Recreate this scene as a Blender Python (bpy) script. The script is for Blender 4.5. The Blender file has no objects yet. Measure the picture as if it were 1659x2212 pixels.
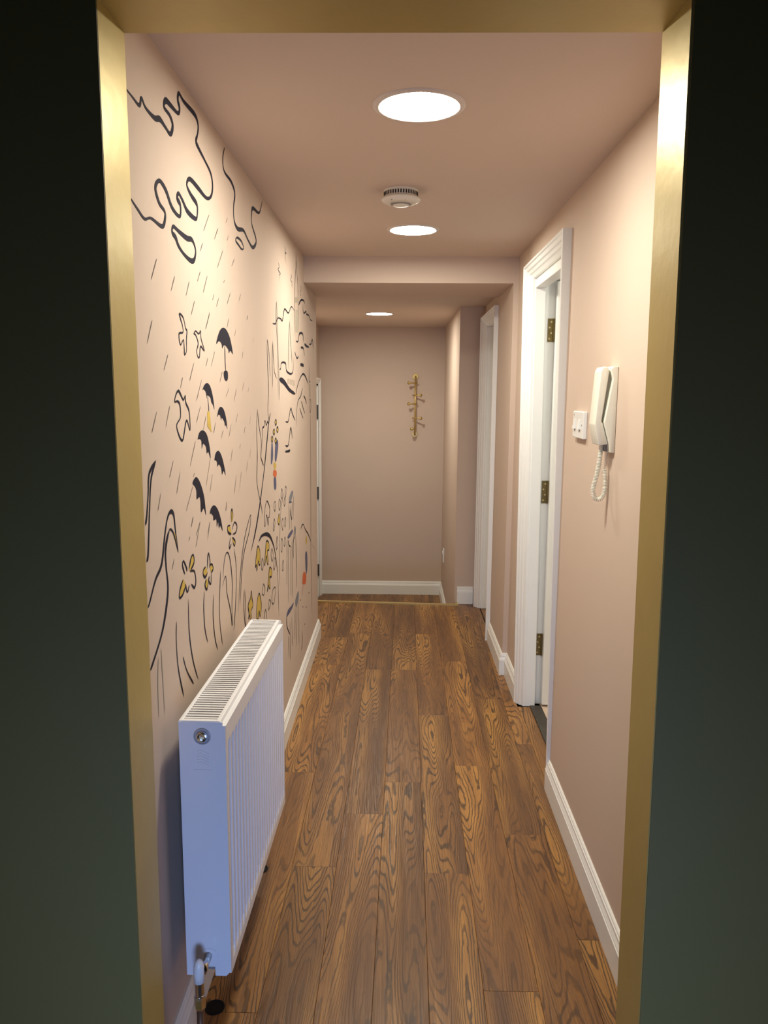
import bpy, bmesh, math, random
from mathutils import Vector, Matrix

random.seed(7)
SC = bpy.context.scene
COL = SC.collection

# ------------------------------------------------------------------ camera
W, H, F, CAMH = 1659.0, 2212.0, 1680.0, 1.526
def cam_basis(vp=(862.0, 848.0), roll=0.55):
    d = Vector((vp[0]-W/2, vp[1]-H/2, F)).normalized()
    r = math.radians(roll)
    down = Vector((-math.sin(r), math.cos(r), 0))
    down = (down - d*down.dot(d)).normalized()
    right = down.cross(d)
    return Matrix((right, d, -down))          # world = R @ camera(x right, y down, z forward)
R = cam_basis()
cd = bpy.data.cameras.new('camera'); cam = bpy.data.objects.new('camera', cd); COL.objects.link(cam)
cd.sensor_fit = 'VERTICAL'; cd.sensor_height = 36.0; cd.lens = F/H*36.0; cd.clip_start = 0.02
cx, cy, cz = R.col[0], -R.col[1], -R.col[2]
m = Matrix((cx, cy, cz)).transposed().to_4x4(); m.translation = Vector((0, 0, CAMH))
cam.matrix_world = m
SC.camera = cam
def ray(u, v): return R @ Vector((u-W/2, v-H/2, F))
def on_x(u, v, x):                            # point of the plane X = x seen at pixel (u, v)
    d = ray(u, v); t = x/d.x
    return Vector((x, d.y*t, CAMH+d.z*t))

# ------------------------------------------------------------------ world, exposure, light
w = bpy.data.worlds.new('world'); SC.world = w; w.use_nodes = True
w.node_tree.nodes['Background'].inputs[0].default_value = (0.010, 0.010, 0.009, 1)
w.node_tree.nodes['Background'].inputs[1].default_value = 0.3
SC.view_settings.view_transform = 'Standard'; SC.view_settings.look = 'None'
SC.view_settings.gamma = 1.0; SC.view_settings.use_curve_mapping = False
SC.view_settings.exposure = 0.0
LAMP = 178.0                                   # radiance of the round ceiling diffusers
LAMPCOL = (1.0, 0.965, 0.83)
def area(name, loc, rot, sx, sy, power, color):
    l = bpy.data.lights.new(name, 'AREA'); l.shape = 'RECTANGLE'; l.size = sx; l.size_y = sy
    l.energy = power; l.color = color
    o = bpy.data.objects.new(name, l); COL.objects.link(o); o.location = loc; o.rotation_euler = rot
    return o
# unseen cool source placed low behind the camera, giving the radiator its blue tint
area('unseen_cool_light', (0.06, -0.40, 0.34), (math.radians(85), 0, math.radians(3)), 0.45, 0.45, 10.5, (0.34, 0.52, 1.0)).data.spread = math.radians(125)
# lamp of the room behind the open door
pl = bpy.data.lights.new('side_room_lamp', 'POINT'); pl.energy = 14; pl.color = LAMPCOL; pl.shadow_soft_size = 0.1
po = bpy.data.objects.new('side_room_lamp', pl); COL.objects.link(po); po.location = (1.35, 2.8, 2.1)

# ------------------------------------------------------------------ materials
def srgb(r, g, b):
    f = lambda c: (c/255)/12.92 if c/255 <= 0.04045 else (((c/255)+0.055)/1.055)**2.4
    return (f(r), f(g), f(b), 1)
def new_mat(name):
    m = bpy.data.materials.new(name); m.use_nodes = True
    nt = m.node_tree; b = nt.nodes['Principled BSDF']
    return m, nt, b
def mat(name, col, rough=0.5, metal=0.0, bump=0.0, bscale=60, var=0.0, vscale=3, spec=0.5):
    m, nt, b = new_mat(name)
    b.inputs['Base Color'].default_value = col; b.inputs['Roughness'].default_value = rough
    b.inputs['Metallic'].default_value = metal; b.inputs['Specular IOR Level'].default_value = spec
    tc = nt.nodes.new('ShaderNodeNewGeometry')
    if var:
        n = nt.nodes.new('ShaderNodeTexNoise'); n.inputs['Scale'].default_value = vscale; n.inputs['Detail'].default_value = 4
        nt.links.new(tc.outputs['Position'], n.inputs['Vector'])
        mx = nt.nodes.new('ShaderNodeMix'); mx.data_type = 'RGBA'
        mx.inputs[6].default_value = tuple(c*(1-var) for c in col[:3])+(1,)
        mx.inputs[7].default_value = tuple(min(1, c*(1+var)) for c in col[:3])+(1,)
        nt.links.new(n.outputs['Fac'], mx.inputs[0]); nt.links.new(mx.outputs[2], b.inputs['Base Color'])
    if bump:
        n = nt.nodes.new('ShaderNodeTexNoise'); n.inputs['Scale'].default_value = bscale; n.inputs['Detail'].default_value = 3
        nt.links.new(tc.outputs['Position'], n.inputs['Vector'])
        bp = nt.nodes.new('ShaderNodeBump'); bp.inputs['Strength'].default_value = bump; bp.inputs['Distance'].default_value = 0.004
        nt.links.new(n.outputs['Fac'], bp.inputs['Height']); nt.links.new(bp.outputs['Normal'], b.inputs['Normal'])
    return m
PINK = (0.625, 0.497, 0.408, 1)
M = {}
M['pink'] = mat('pink_emulsion', PINK, 0.8, bump=0.03, bscale=30, var=0.02, spec=0.25)
M['ceil'] = mat('pink_ceiling_emulsion', PINK, 0.75, bump=0.02, bscale=30, var=0.02)
M['green'] = mat('dark_green_paint', (0.20, 0.150, 0.040, 1), 0.6, bump=0.03, var=0.05)
M['gold'] = mat('gold_paint', (0.48, 0.36, 0.11, 1), 0.42, metal=0.35, bump=0.16, bscale=30, var=0.08, vscale=9)
M['white'] = mat('white_gloss', (0.88, 0.88, 0.85, 1), 0.32, bump=0.015, bscale=25)
M['rough_white'] = mat('patchy_white_paint', (0.72, 0.70, 0.66, 1), 0.5, bump=0.5, bscale=60)
M['rad'] = mat('radiator_enamel', (0.80, 0.80, 0.83, 1), 0.28)
M['rim'] = mat('plug_rim_shade_grey', (0.42, 0.42, 0.45, 1), 0.3)  # white enamel greyed to paint in the shadow of the rim
M['plastic'] = mat('white_plastic', (0.82, 0.82, 0.80, 1), 0.35)
M['cream'] = mat('cream_plastic', (0.84, 0.82, 0.71, 1), 0.3)
M['alarm'] = mat('alarm_plastic', (0.74, 0.70, 0.62, 1), 0.4)
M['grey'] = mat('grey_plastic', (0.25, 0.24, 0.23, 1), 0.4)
M['dark'] = mat('slot_shade', (0.02, 0.018, 0.016, 1), 0.7)
M['black'] = mat('hole_black', (0.004, 0.004, 0.004, 1), 0.6, spec=0.2)  # dark inside of the floor holes, put into the colour
M['chrome'] = mat('chrome', (0.72, 0.70, 0.67, 1), 0.16, metal=1)
M['pipe'] = mat('brown_pipe', (0.16, 0.085, 0.05, 1), 0.35, metal=0.5)
M['brass'] = mat('brushed_brass', (0.66, 0.50, 0.20, 1), 0.34, metal=0.7)
M['oldbrass'] = mat('aged_brass', (0.20, 0.15, 0.06, 1), 0.45, metal=0.8, var=0.3, vscale=80)
M['brassscrew'] = mat('screw_brass', (0.6, 0.5, 0.28, 1), 0.35, metal=0.8)
M['thresh'] = mat('dark_threshold_wood', (0.045, 0.036, 0.027, 1), 0.55, var=0.4, vscale=25)
M['roomfloor'] = mat('pale_room_floor', (0.62, 0.47, 0.36, 1), 0.6)
M['steel'] = mat('steel', (0.10, 0.10, 0.10, 1), 0.4, metal=0.7)
M['ink'] = mat('mural_ink_black', (0.014, 0.012, 0.024, 1), 0.8, spec=0.2)
M['inkgrey'] = mat('mural_ink_grey', (0.10, 0.09, 0.095, 1), 0.8, spec=0.2)
M['inkrain'] = mat('mural_rain_grey', (0.17, 0.145, 0.13, 1), 0.8, spec=0.2)
M['inkwash'] = mat('mural_grey_wash', (0.20, 0.21, 0.24, 1), 0.55)
M['inkpale'] = mat('mural_pale_wash', (0.42, 0.36, 0.26, 1), 0.55)
M['yellow'] = mat('mural_yellow', (0.58, 0.40, 0.07, 1), 0.55, var=0.25, vscale=40)
M['blue'] = mat('mural_blue', (0.075, 0.085, 0.17, 1), 0.55)
M['orange'] = mat('mural_orange', (0.62, 0.12, 0.03, 1), 0.55)
M['subfloor'] = mat('subfloor', (0.02, 0.013, 0.008, 1), 0.9)

def emit(name, col, s):
    m, nt, b = new_mat(name)
    b.inputs['Base Color'].default_value = (0.9, 0.9, 0.88, 1)
    b.inputs['Emission Color'].default_value = col+(1,); b.inputs['Emission Strength'].default_value = s
    return m
M['lamp'] = emit('lit_diffuser', LAMPCOL, LAMP)

def wood(name, dark=1.0):
    m, nt, b = new_mat(name); N = nt.nodes; L = nt.links
    tc = N.new('ShaderNodeTexCoord'); oi = N.new('ShaderNodeObjectInfo')
    off = N.new('ShaderNodeMath'); off.operation = 'MULTIPLY'; off.inputs[1].default_value = 57.0
    L.new(oi.outputs['Random'], off.inputs[0])
    cmb = N.new('ShaderNodeCombineXYZ'); L.new(off.outputs[0], cmb.inputs[0]); L.new(off.outputs[0], cmb.inputs[1]); L.new(off.outputs[0], cmb.inputs[2])
    def mapped(sx, sy):
        mp = N.new('ShaderNodeMapping'); mp.inputs['Scale'].default_value = (sx, sy, 1)
        L.new(tc.outputs['Object'], mp.inputs['Vector'])
        ad = N.new('ShaderNodeVectorMath'); ad.operation = 'ADD'
        L.new(mp.outputs[0], ad.inputs[0]); L.new(cmb.outputs[0], ad.inputs[1]); return ad.outputs[0]
    def noise(vec, scale, detail, rough=0.5, dist=0.0):
        n = N.new('ShaderNodeTexNoise'); n.inputs['Scale'].default_value = scale; n.inputs['Detail'].default_value = detail
        n.inputs['Roughness'].default_value = rough; n.inputs['Distortion'].default_value = dist
        L.new(vec, n.inputs['Vector']); return n.outputs['Fac']
    def math_(op, a, bb=None, clamp=False):
        n = N.new('ShaderNodeMath'); n.operation = op; n.use_clamp = clamp
        for i, v in enumerate((a, bb)):
            if v is None: continue
            if isinstance(v, (int, float)): n.inputs[i].default_value = v
            else: L.new(v, n.inputs[i])
        return n.outputs[0]
    def ramp(fac, stops):
        r = N.new('ShaderNodeValToRGB'); e = r.color_ramp.elements
        e[0].position, e[0].color = stops[0]; e[1].position, e[1].color = stops[1]
        for p, c in stops[2:]:
            k = e.new(p); k.color = c
        L.new(fac, r.inputs[0]); return r.outputs[0]
    def mix(fac, a, c, typ='MIX'):
        n = N.new('ShaderNodeMix'); n.data_type = 'RGBA'; n.blend_type = typ
        if isinstance(fac, float): n.inputs[0].default_value = fac
        else: L.new(fac, n.inputs[0])
        for i, v in ((6, a), (7, c)):
            if isinstance(v, tuple): n.inputs[i].default_value = v
            else: L.new(v, n.inputs[i])
        return n.outputs[2]
    field = noise(mapped(10.5, 0.95), 1.0, 0.8, 0.45, 0.0)          # contour lines of this field make the cathedral grain
    wob = noise(mapped(60, 22), 1.0, 2.0)
    f2 = math_('ADD', field, math_('MULTIPLY', wob, 0.022))
    s = math_('SINE', math_('MULTIPLY', f2, 205.0))
    s = math_('ADD', math_('MULTIPLY', s, 0.5), 0.5)
    line = ramp(s, [(0.62, (0, 0, 0, 1)), (0.97, (1, 1, 1, 1))])
    patch = ramp(noise(mapped(7, 1.6), 1.0, 3), [(0.36, (0.25, 0.25, 0.25, 1)), (0.60, (1, 1, 1, 1))])
    fib = noise(mapped(260, 7), 1.0, 3, 0.65)
    fibr = ramp(fib, [(0.36, (0, 0, 0, 1)), (0.62, (1, 1, 1, 1))])
    tone = noise(mapped(13, 1.1), 1.0, 3)
    base = ramp(tone, [(0.30, srgb(100, 64, 29)), (0.50, srgb(136, 92, 43)), (0.68, srgb(178, 128, 62))])
    base = mix(math_('MULTIPLY', fibr, 0.42), base, srgb(70, 40, 20))
    col = mix(math_('MULTIPLY', math_('MULTIPLY', line, patch), 0.82), base, srgb(46, 27, 13))
    bright = ramp(oi.outputs['Random'], [(0.0, (0.92*dark,)*3+(1,)), (1.0, (1.28*dark,)*3+(1,))])
    col = mix(1.0, col, bright, 'MULTIPLY')
    L.new(col, b.inputs['Base Color'])
    b.inputs['Roughness'].default_value = 0.36
    rr = ramp(fibr, [(0, (0.33,)*3+(1,)), (1, (0.48,)*3+(1,))]); L.new(rr, b.inputs['Roughness'])
    bp = N.new('ShaderNodeBump'); bp.inputs['Strength'].default_value = 0.25; bp.inputs['Distance'].default_value = 0.001
    hh = math_('ADD', math_('MULTIPLY', line, -0.6), math_('MULTIPLY', fibr, -0.5))
    L.new(hh, bp.inputs['Height']); L.new(bp.outputs['Normal'], b.inputs['Normal'])
    return m
M['wood'] = wood('oak_plank')

# ------------------------------------------------------------------ mesh helpers
def tag(o, label=None, cat=None, group=None, kind=None):
    if label: o['label'] = label
    if cat: o['category'] = cat
    if group: o['group'] = group
    if kind: o['kind'] = kind
    return o
def empty(name, loc=(0, 0, 0), rz=0.0):
    o = bpy.data.objects.new(name, None); COL.objects.link(o); o.location = loc; o.rotation_euler = (0, 0, rz)
    o.empty_display_size = 0.05
    return o
class MB:
    def __init__(s): s.v = []; s.f = []; s.mi = []; s.sm = []
    def add(s, verts, faces, mi=0, smooth=False):
        n = len(s.v); s.v += [tuple(p) for p in verts]
        for f in faces: s.f.append([i+n for i in f]); s.mi.append(mi); s.sm.append(smooth)
        return s
    def box(s, x0, x1, y0, y1, z0, z1, mi=0, c=0.0):
        """box, with an optional chamfer c on every edge"""
        if c <= 0:
            v = [(x0,y0,z0),(x1,y0,z0),(x1,y1,z0),(x0,y1,z0),(x0,y0,z1),(x1,y0,z1),(x1,y1,z1),(x0,y1,z1)]
            return s.add(v, [(3,2,1,0),(4,5,6,7),(0,1,5,4),(1,2,6,5),(2,3,7,6),(3,0,4,7)], mi)
        bm = bmesh.new(); bmesh.ops.create_cube(bm, size=1)
        for q in bm.verts: q.co = Vector(((x0+x1)/2+q.co.x*(x1-x0), (y0+y1)/2+q.co.y*(y1-y0), (z0+z1)/2+q.co.z*(z1-z0)))
        bmesh.ops.bevel(bm, geom=bm.edges[:], offset=c, segments=2, profile=0.5, affect='EDGES')
        bm.verts.index_update()
        s.add([q.co for q in bm.verts], [[q.index for q in f.verts] for f in bm.faces], mi); bm.free(); return s
    def lathe(s, prof, n=32, mi=0, smooth=False, axis='z', c=(0, 0, 0), caps=True):
        """prof: list of (radius, height) revolved round the axis through c"""
        vs = []
        for r, h in prof:
            for k in range(n):
                a = 2*math.pi*k/n; p = (r*math.cos(a), r*math.sin(a), h)
                if axis == 'y': p = (p[0], h, p[1])
                if axis == 'x': p = (h, p[0], p[1])
                vs.append((c[0]+p[0], c[1]+p[1], c[2]+p[2]))
        fs = []
        for i in range(len(prof)-1):
            for k in range(n):
                fs.append((i*n+k, i*n+(k+1) % n, (i+1)*n+(k+1) % n, (i+1)*n+k))
        s.add(vs, fs, mi, smooth)
        if caps:
            b0 = len(s.v)-len(vs)
            s.f.append([b0+k for k in range(n)][::-1]); s.mi.append(mi); s.sm.append(False)
            e0 = b0+(len(prof)-1)*n
            s.f.append([e0+k for k in range(n)]); s.mi.append(mi); s.sm.append(False)
        return s
    def tube(s, pts, r, n=10, mi=0, smooth=True):
        pts = [Vector(p) for p in pts]; vs = []; fs = []; up = None
        for i, p in enumerate(pts):
            d = (pts[min(i+1, len(pts)-1)]-pts[max(i-1, 0)]).normalized()
            if up is None: up = d.orthogonal().normalized()
            up = (up-d*up.dot(d)).normalized(); side = d.cross(up)
            for k in range(n):
                a = 2*math.pi*k/n; vs.append(p+up*(r*math.cos(a))+side*(r*math.sin(a)))
        for i in range(len(pts)-1):
            for k in range(n): fs.append((i*n+k, i*n+(k+1) % n, (i+1)*n+(k+1) % n, (i+1)*n+k))
        fs.append(tuple(range(n))[::-1]); fs.append(tuple((len(pts)-1)*n+k for k in range(n)))
        return s.add(vs, fs, mi, smooth)
    def prism_y(s, poly, y0, y1, mi=0, c=0.0):
        """polygon in (x, z) extruded along y, edges rounded by c"""
        bm = bmesh.new(); a = [bm.verts.new((x, y0, z)) for x, z in poly]
        f = bm.faces.new(a); r = bmesh.ops.extrude_face_region(bm, geom=[f])
        for q in r['geom']:
            if isinstance(q, bmesh.types.BMVert): q.co.y = y1
        if c > 0: bmesh.ops.bevel(bm, geom=bm.edges[:], offset=c, segments=3, profile=0.5, affect='EDGES', clamp_overlap=True)
        bmesh.ops.recalc_face_normals(bm, faces=bm.faces[:]); bm.verts.index_update()
        s.add([q.co for q in bm.verts], [[q.index for q in g.verts] for g in bm.faces], mi, c > 0); bm.free(); return s
    def shear(s, fn): s.v = [fn(*p) for p in s.v]; return s
    def build(s, name, mats, parent=None, origin=None, fix=True):
        if not isinstance(mats, (list, tuple)): mats = [mats]
        o3 = Vector(origin) if origin else Vector((0, 0, 0))
        me = bpy.data.meshes.new(name); me.from_pydata([Vector(p)-o3 for p in s.v], [], s.f)
        for k in mats: me.materials.append(M[k])
        for p, mi, sm in zip(me.polygons, s.mi, s.sm): p.material_index = mi; p.use_smooth = sm
        if fix:
            bm = bmesh.new(); bm.from_mesh(me); bmesh.ops.recalc_face_normals(bm, faces=bm.faces[:]); bm.to_mesh(me); bm.free()
        me.update()
        o = bpy.data.objects.new(name, me); COL.objects.link(o); o.location = o3
        if parent: o.parent = parent
        return o
def structure(o, label, cat): return tag(o, label, cat, kind='structure')

# ------------------------------------------------------------------ measures of the passage (metres)
XL, XR, ZC = -0.494, 0.600, 2.21
Y_F, Y_B = 1.277, 1.400            # dark room face and passage face of the near wall
Y_BEAM0, Y_BEAM1, Z_BEAM = 4.106, 4.70, 2.08
Z_LOWC, Z_LOWF = 2.117, -0.395
Y_END, XLL, XLR, Y_REC = 7.30, -0.74, 0.42, 5.55

# ------------------------------------------------------------------ shell
b = MB(); b.box(XLL, XL, Y_B, 4.70, 0, ZC)
wall_left = structure(b.build('wall_left', 'pink'), 'pink wall painted with a line drawing mural above the radiator', 'wall')
b = MB()
b.box(XR, 0.72, Y_B, 2.872, 0, ZC)
b.box(XR, 0.72, 2.872, 3.702, 2.082, ZC)
b.box(0.606, 0.72, 3.702, Y_BEAM0, 0, ZC)
b.box(0.579, 0.72, Y_BEAM0, 4.70, 0, Z_BEAM)
b.box(0.594, 0.72, 4.70, 4.715, 0, Z_LOWC)
b.box(0.594, 0.72, 4.715, 5.455, 2.015, Z_LOWC)
b.box(0.594, 0.72, 5.455, Y_REC, 0, Z_LOWC)
wall_right = structure(b.build('wall_right', 'pink'), 'plain pink wall with the entry phone and two white door frames', 'wall')
b = MB(); b.box(XLL, 0.72, Y_B, Y_BEAM0, ZC, ZC+0.12); b.box(XLL, 0.72, Y_BEAM1, Y_END+0.12, Z_LOWC, ZC+0.12)
structure(b.build('ceiling', 'ceil'), 'pink ceiling of the passage with round lights', 'ceiling')
b = MB(); b.box(XL-0.05, 0.72, Y_BEAM0, Y_BEAM1, Z_BEAM, ZC+0.12)
structure(b.build('ceiling_beam', 'pink'), 'boxed pink beam crossing the passage ceiling', 'beam')
b = MB(); b.box(XLL-0.12, XLR+0.12, Y_END, Y_END+0.12, Z_LOWF-0.1, Z_LOWC)
structure(b.build('wall_end', 'pink'), 'pink end wall carrying the brass coat rack', 'wall')
b = MB()
b.box(XLR, XLR+0.12, Y_REC, Y_END, Z_LOWF-0.1, Z_LOWC); b.box(XLR+0.12, 0.72, Y_REC, Y_REC+0.12, Z_LOWF-0.1, Z_LOWC)
structure(b.build('wall_lower_right', 'pink'), 'pink wall corner beside the steps with a low white socket', 'wall')
b = MB()
LD0, LD1, LDT = 6.40, 7.17, 1.585              # door opening in the lower left wall
b.box(XLL-0.12, XLL, 4.70, LD0, Z_LOWF-0.1, Z_LOWC); b.box(XLL-0.12, XLL, LD0, LD1, LDT, Z_LOWC); b.box(XLL-0.12, XLL, LD1, Y_END, Z_LOWF-0.1, Z_LOWC)
structure(b.build('wall_lower_left', 'pink'), 'pink wall with a white door frame at the foot of the steps', 'wall')

# the dark room in front of the opening
OPL, OPR, OPT = -0.486, 0.472, 2.135
b = MB()
for (x0, x1, z0, z1) in ((-1.9, OPL, 0, 2.5), (OPR, 1.9, 0, 2.5), (OPL, OPR, OPT, 2.5)):
    b.box(x0, x1, Y_F+0.003, Y_F+0.06, z0, z1, 0); b.box(x0, x1, Y_F+0.06, Y_B, z0, z1, 1)
# thin plaster face that laps the front edges of the lining boards
b.box(-1.9, -.4665, Y_F, Y_F+0.003, 0, 2.5); b.box(-.4665, .4345, Y_F, Y_F+0.003, 2.1185, 2.5)
b.add([(.4565,Y_F,0),(1.9,Y_F,0),(1.9,Y_F+.003,0),(.4565,Y_F+.003,0),(.4345,Y_F,2.5),(1.9,Y_F,2.5),(1.9,Y_F+.003,2.5),(.4345,Y_F+.003,2.5)], [(3,2,1,0),(4,5,6,7),(0,1,5,4),(1,2,6,5),(2,3,7,6),(3,0,4,7)])
structure(b.build('wall_near', ['green', 'pink']), 'dark green wall round the gold lined opening', 'wall')
b = MB(); b.box(-2.0, -1.9, -2.3, Y_F, 0, 2.5); b.box(1.9, 2.0, -2.3, Y_F, 0, 2.5); b.box(-2.0, 2.0, -2.4, -2.3, 0, 2.5)
structure(b.build('wall_dark_room', 'green'), 'dark green walls of the room before the opening', 'wall')
b = MB(); b.box(-2.0, 2.0, -2.4, Y_F, 2.5, 2.6)
structure(b.build('ceiling_dark_room', 'green'), 'dark ceiling of the room before the opening', 'ceiling')
b = MB(); b.box(-2.0, 2.0, -2.4, Y_B, -0.1, -0.003)
structure(b.build('floor_dark_room', 'subfloor'), 'dark floor of the room before the opening', 'floor')

# gold lining
t = empty('trim_1', (0, Y_F, 0)); structure(t, 'gold painted lining boards round the opening into the passage', 'door lining')
def lining(name, v):
    b = MB(); b.add(v, [(3,2,1,0),(4,5,6,7),(0,1,5,4),(1,2,6,5),(2,3,7,6),(3,0,4,7)])
    o = b.build(name, 'gold'); o.parent = t; o.matrix_parent_inverse = Matrix.Translation((0, -Y_F, 0)); return o
ZT = 2.118
lining('side_board', [(OPL,Y_F+.003,0),(-.466,Y_F+.003,0),(-.466,Y_B+.001,0),(OPL,Y_B+.001,0),(OPL,Y_F+.003,OPT),(-.466,Y_F+.003,OPT),(-.466,Y_B+.001,OPT),(OPL,Y_B+.001,OPT)])
lining('side_board', [(.456,Y_F+.003,0),(OPR,Y_F+.003,0),(OPR,Y_B+.001,0),(.451,Y_B+.001,0),(.434,Y_F+.003,OPT),(OPR,Y_F+.003,OPT),(OPR,Y_B+.001,OPT),(.430,Y_B+.001,OPT)])
lining('head_board', [(-.466,Y_F+.003,ZT),(.434,Y_F+.003,ZT),(.430,Y_B+.001,ZT),(-.466,Y_B+.001,ZT),(-.466,Y_F+.003,OPT),(.434,Y_F+.003,OPT),(.430,Y_B+.001,OPT),(-.466,Y_B+.001,OPT)])

# ------------------------------------------------------------------ floors of planks
b = MB(); b.box(XLL, 0.72, Y_B, 5.50, -0.12, -0.012)
floor = structure(b.build('floor', 'subfloor'), 'brown oak effect plank floor of the passage', 'floor')
def plank(x0, x1, y0, y1, parent, sk=0.0, e0=0.0, e1=0.0, z=0.0, xmin=-9, xmax=9):
    """a plank; sk = sideways drift per metre, e0/e1 = skew of the ends"""
    g = 0.0003; c = 0.0008; pts = []
    def X(x, y): return min(max(x+sk*(y-2.0), xmin), xmax)
    q = [(X(x0, y0)+g, y0+g+e0*x0), (X(x1, y0)-g, y0+g+e0*x1), (X(x1, y1)-g, y1-g+e1*x1), (X(x0, y1)+g, y1-g+e1*x0)]
    mx = sum(p[0] for p in q)/4; my = sum(p[1] for p in q)/4
    ins = [(p[0]+(c if p[0] < mx else -c), p[1]+(c if p[1] < my else -c)) for p in q]
    v = [(p[0], p[1], z-0.012) for p in q]+[(p[0], p[1], z-c*0.7) for p in q]+[(p[0], p[1], z) for p in ins]
    f = [(3,2,1,0)]
    for a in (0, 4):
        for i in range(4): f.append((a+i, a+(i+1) % 4, a+4+(i+1) % 4, a+4+i))
    f.append((8, 9, 10, 11))
    MB().add(v, f).build('plank', 'wood', parent, origin=(mx, my, z))
SEAM = [-0.4775+0.1425*k for k in range(9)]
JOINT = {0: (1.715, 2.955, 4.22), 1: (2.321, 3.56, 4.80), 2: (2.646, 4.15), 3: (1.64, 2.886, 4.15), 4: (2.298, 3.537, 4.80),
         5: (1.803, 3.03, 4.30), 6: (2.527, 3.75, 4.99), 7: (2.0, 3.24, 4.48)}
for k in range(8):
    ys = [Y_B+0.0]+list(JOINT[k])+[5.512]
    for a, bb in zip(ys[:-1], ys[1:]):
        last = bb == 5.512
        if k >= 6 and last:
            plank(SEAM[k], SEAM[k+1], a, Y_REC, floor, 0.010, xmax=0.592, xmin=XL)
        else:
            plank(SEAM[k] if k else -0.62, SEAM[k+1], a, min(bb, 4.72) if k == 0 and last else bb, floor, 0.010, e1=(-0.055 if last and k else 0), xmin=XL+0.001, xmax=0.599)
for k, (a, c) in enumerate(((-0.4775, -0.335), (-0.620, -0.4775), (-0.7375, -0.5885))):
    plank(a, c, 4.72, 5.512, floor, 0.010 if k < 2 else 0.0, e1=-0.055, xmin=XLL+0.001)
plank(0.5795, 0.648, 4.716, 5.449, floor, xmin=0.5995); plank(0.5995, 0.660, 2.918, 3.656, floor)      # piece in the doorway
b = MB(); b.box(XLL, 0.60, 6.3, Y_END, Z_LOWF-0.1, Z_LOWF-0.012)
floor_low = structure(b.build('floor_lower', 'subfloor'), 'short plank floor at the foot of the steps', 'floor')
for k in range(9):
    x0 = XLL+0.13*k
    plank(x0, x0+0.13, 6.3, Y_END-0.001 if k % 2 else 6.95, floor_low, z=Z_LOWF, xmax=XLR-0.001)
    if k % 2 == 0: plank(x0, x0+0.13, 6.95, Y_END-0.001, floor_low, z=Z_LOWF, xmax=XLR-0.001)
b = MB(); b.box(XLL, XLR, 5.50, 5.90, Z_LOWF-0.1, -0.2)
st = structure(b.build('floor_step', 'subfloor'), 'plank covered step between the two floor levels', 'step')
plank(XLL+.001, XLR-.001, 5.502, 5.70, st, z=-0.188); plank(XLL+.001, XLR-.001, 5.70, 5.90, st, z=-0.188)
b = MB(); b.box(XLL, XLR, 5.90, 6.3, Z_LOWF-0.1, Z_LOWF-0.012)
st2 = structure(b.build('floor_step', 'subfloor'), 'plank covered foot of the steps', 'step')
plank(XLL+.001, XLR-.001, 5.905, 6.299, st2, z=Z_LOWF)
# brass nosing along the top step
t2 = empty('trim_2', (0, 5.51, 0)); structure(t2, 'thin brass nosing strip along the edge of the top step', 'stair nosing')
def quad_bar(name, p, z0, z1, m, parent, off):
    v = [(x, y, z0) for x, y in p]+[(x, y, z1) for x, y in p]
    o = MB().add(v, [(3,2,1,0),(4,5,6,7),(0,1,5,4),(1,2,6,5),(2,3,7,6),(3,0,4,7)]).build(name, m)
    o.parent = parent; o.matrix_parent_inverse = Matrix.Translation(-Vector(off)); return o
yl = lambda x: 5.512-0.055*x
quad_bar('nosing_strip', [(XLL+.001, yl(XLL)-.012), (.432, yl(.432)-.012), (.432, yl(.432)+.012), (XLL+.001, yl(XLL)+.012)], -0.02, 0.011, 'brass', t2, (0, 5.51, 0))
quad_bar('nosing_return', [(.420, yl(.43)-.012), (.445, yl(.43)-.012), (.445, Y_REC-.019), (.420, Y_REC-.019)], 0.0, 0.012, 'brass', t2, (0, 5.51, 0))

# ------------------------------------------------------------------ baseboards
BB = [(0, .120), (.004, .120), (.0075, .1165), (.0075, .112), (.0105, .109), (.0105, .101), (.0125, .096), (.0155, .090), (.0155, .0865), (.018, .084), (.018, .0), (0, 0)]
def baseboard(name, path, label, z=0.0, hs=1.0, ts=1.0):
    """profile swept along a wall line; the room lies on the right hand of the direction"""
    P = [Vector(p) for p in path]; nor = []
    for i in range(len(P)):
        ds = []
        if i > 0: ds.append((P[i]-P[i-1]).normalized())
        if i < len(P)-1: ds.append((P[i+1]-P[i]).normalized())
        ns = [Vector((d.y, -d.x)) for d in ds]
        if len(ns) == 1: nor.append(ns[0])
        else:
            s_ = ns[0]+ns[1]; nor.append(s_*(2/s_.length_squared) if s_.length > 1e-6 else ns[0])
    n = len(BB); v = []
    for p, q in zip(P, nor):
        for tt, h in BB: v.append((p.x+q.x*tt*ts, p.y+q.y*tt*ts, z+h*hs))
    f = []
    for i in range(len(P)-1):
        for k in range(n): f.append((i*n+k, i*n+(k+1) % n, (i+1)*n+(k+1) % n, (i+1)*n+k))
    f.append(tuple(range(n))[::-1]); f.append(tuple((len(P)-1)*n+k for k in range(n)))
    return structure(MB().add(v, f).build(name, 'white'), label, 'baseboard')
baseboard('baseboard_left', [(XL, Y_B+.002), (XL, 4.70), (XLL+.002, 4.70)], 'white moulded baseboard along the mural wall under the radiator')
baseboard('baseboard_right', [(XR, 2.853), (XR, Y_B+.002)], 'white moulded baseboard below the entry phone')
baseboard('baseboard_pilaster', [(.579, 4.685), (.579, Y_BEAM0), (.606, Y_BEAM0), (.606, 3.722)], 'white baseboard stepping round the shallow pilaster between the door frames')
baseboard('baseboard_end', [(XLL, 7.262), (XLL, Y_END), (XLR, Y_END), (XLR, 6.0)], 'white baseboard below the end wall with the coat rack', Z_LOWF, 1.06)
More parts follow.
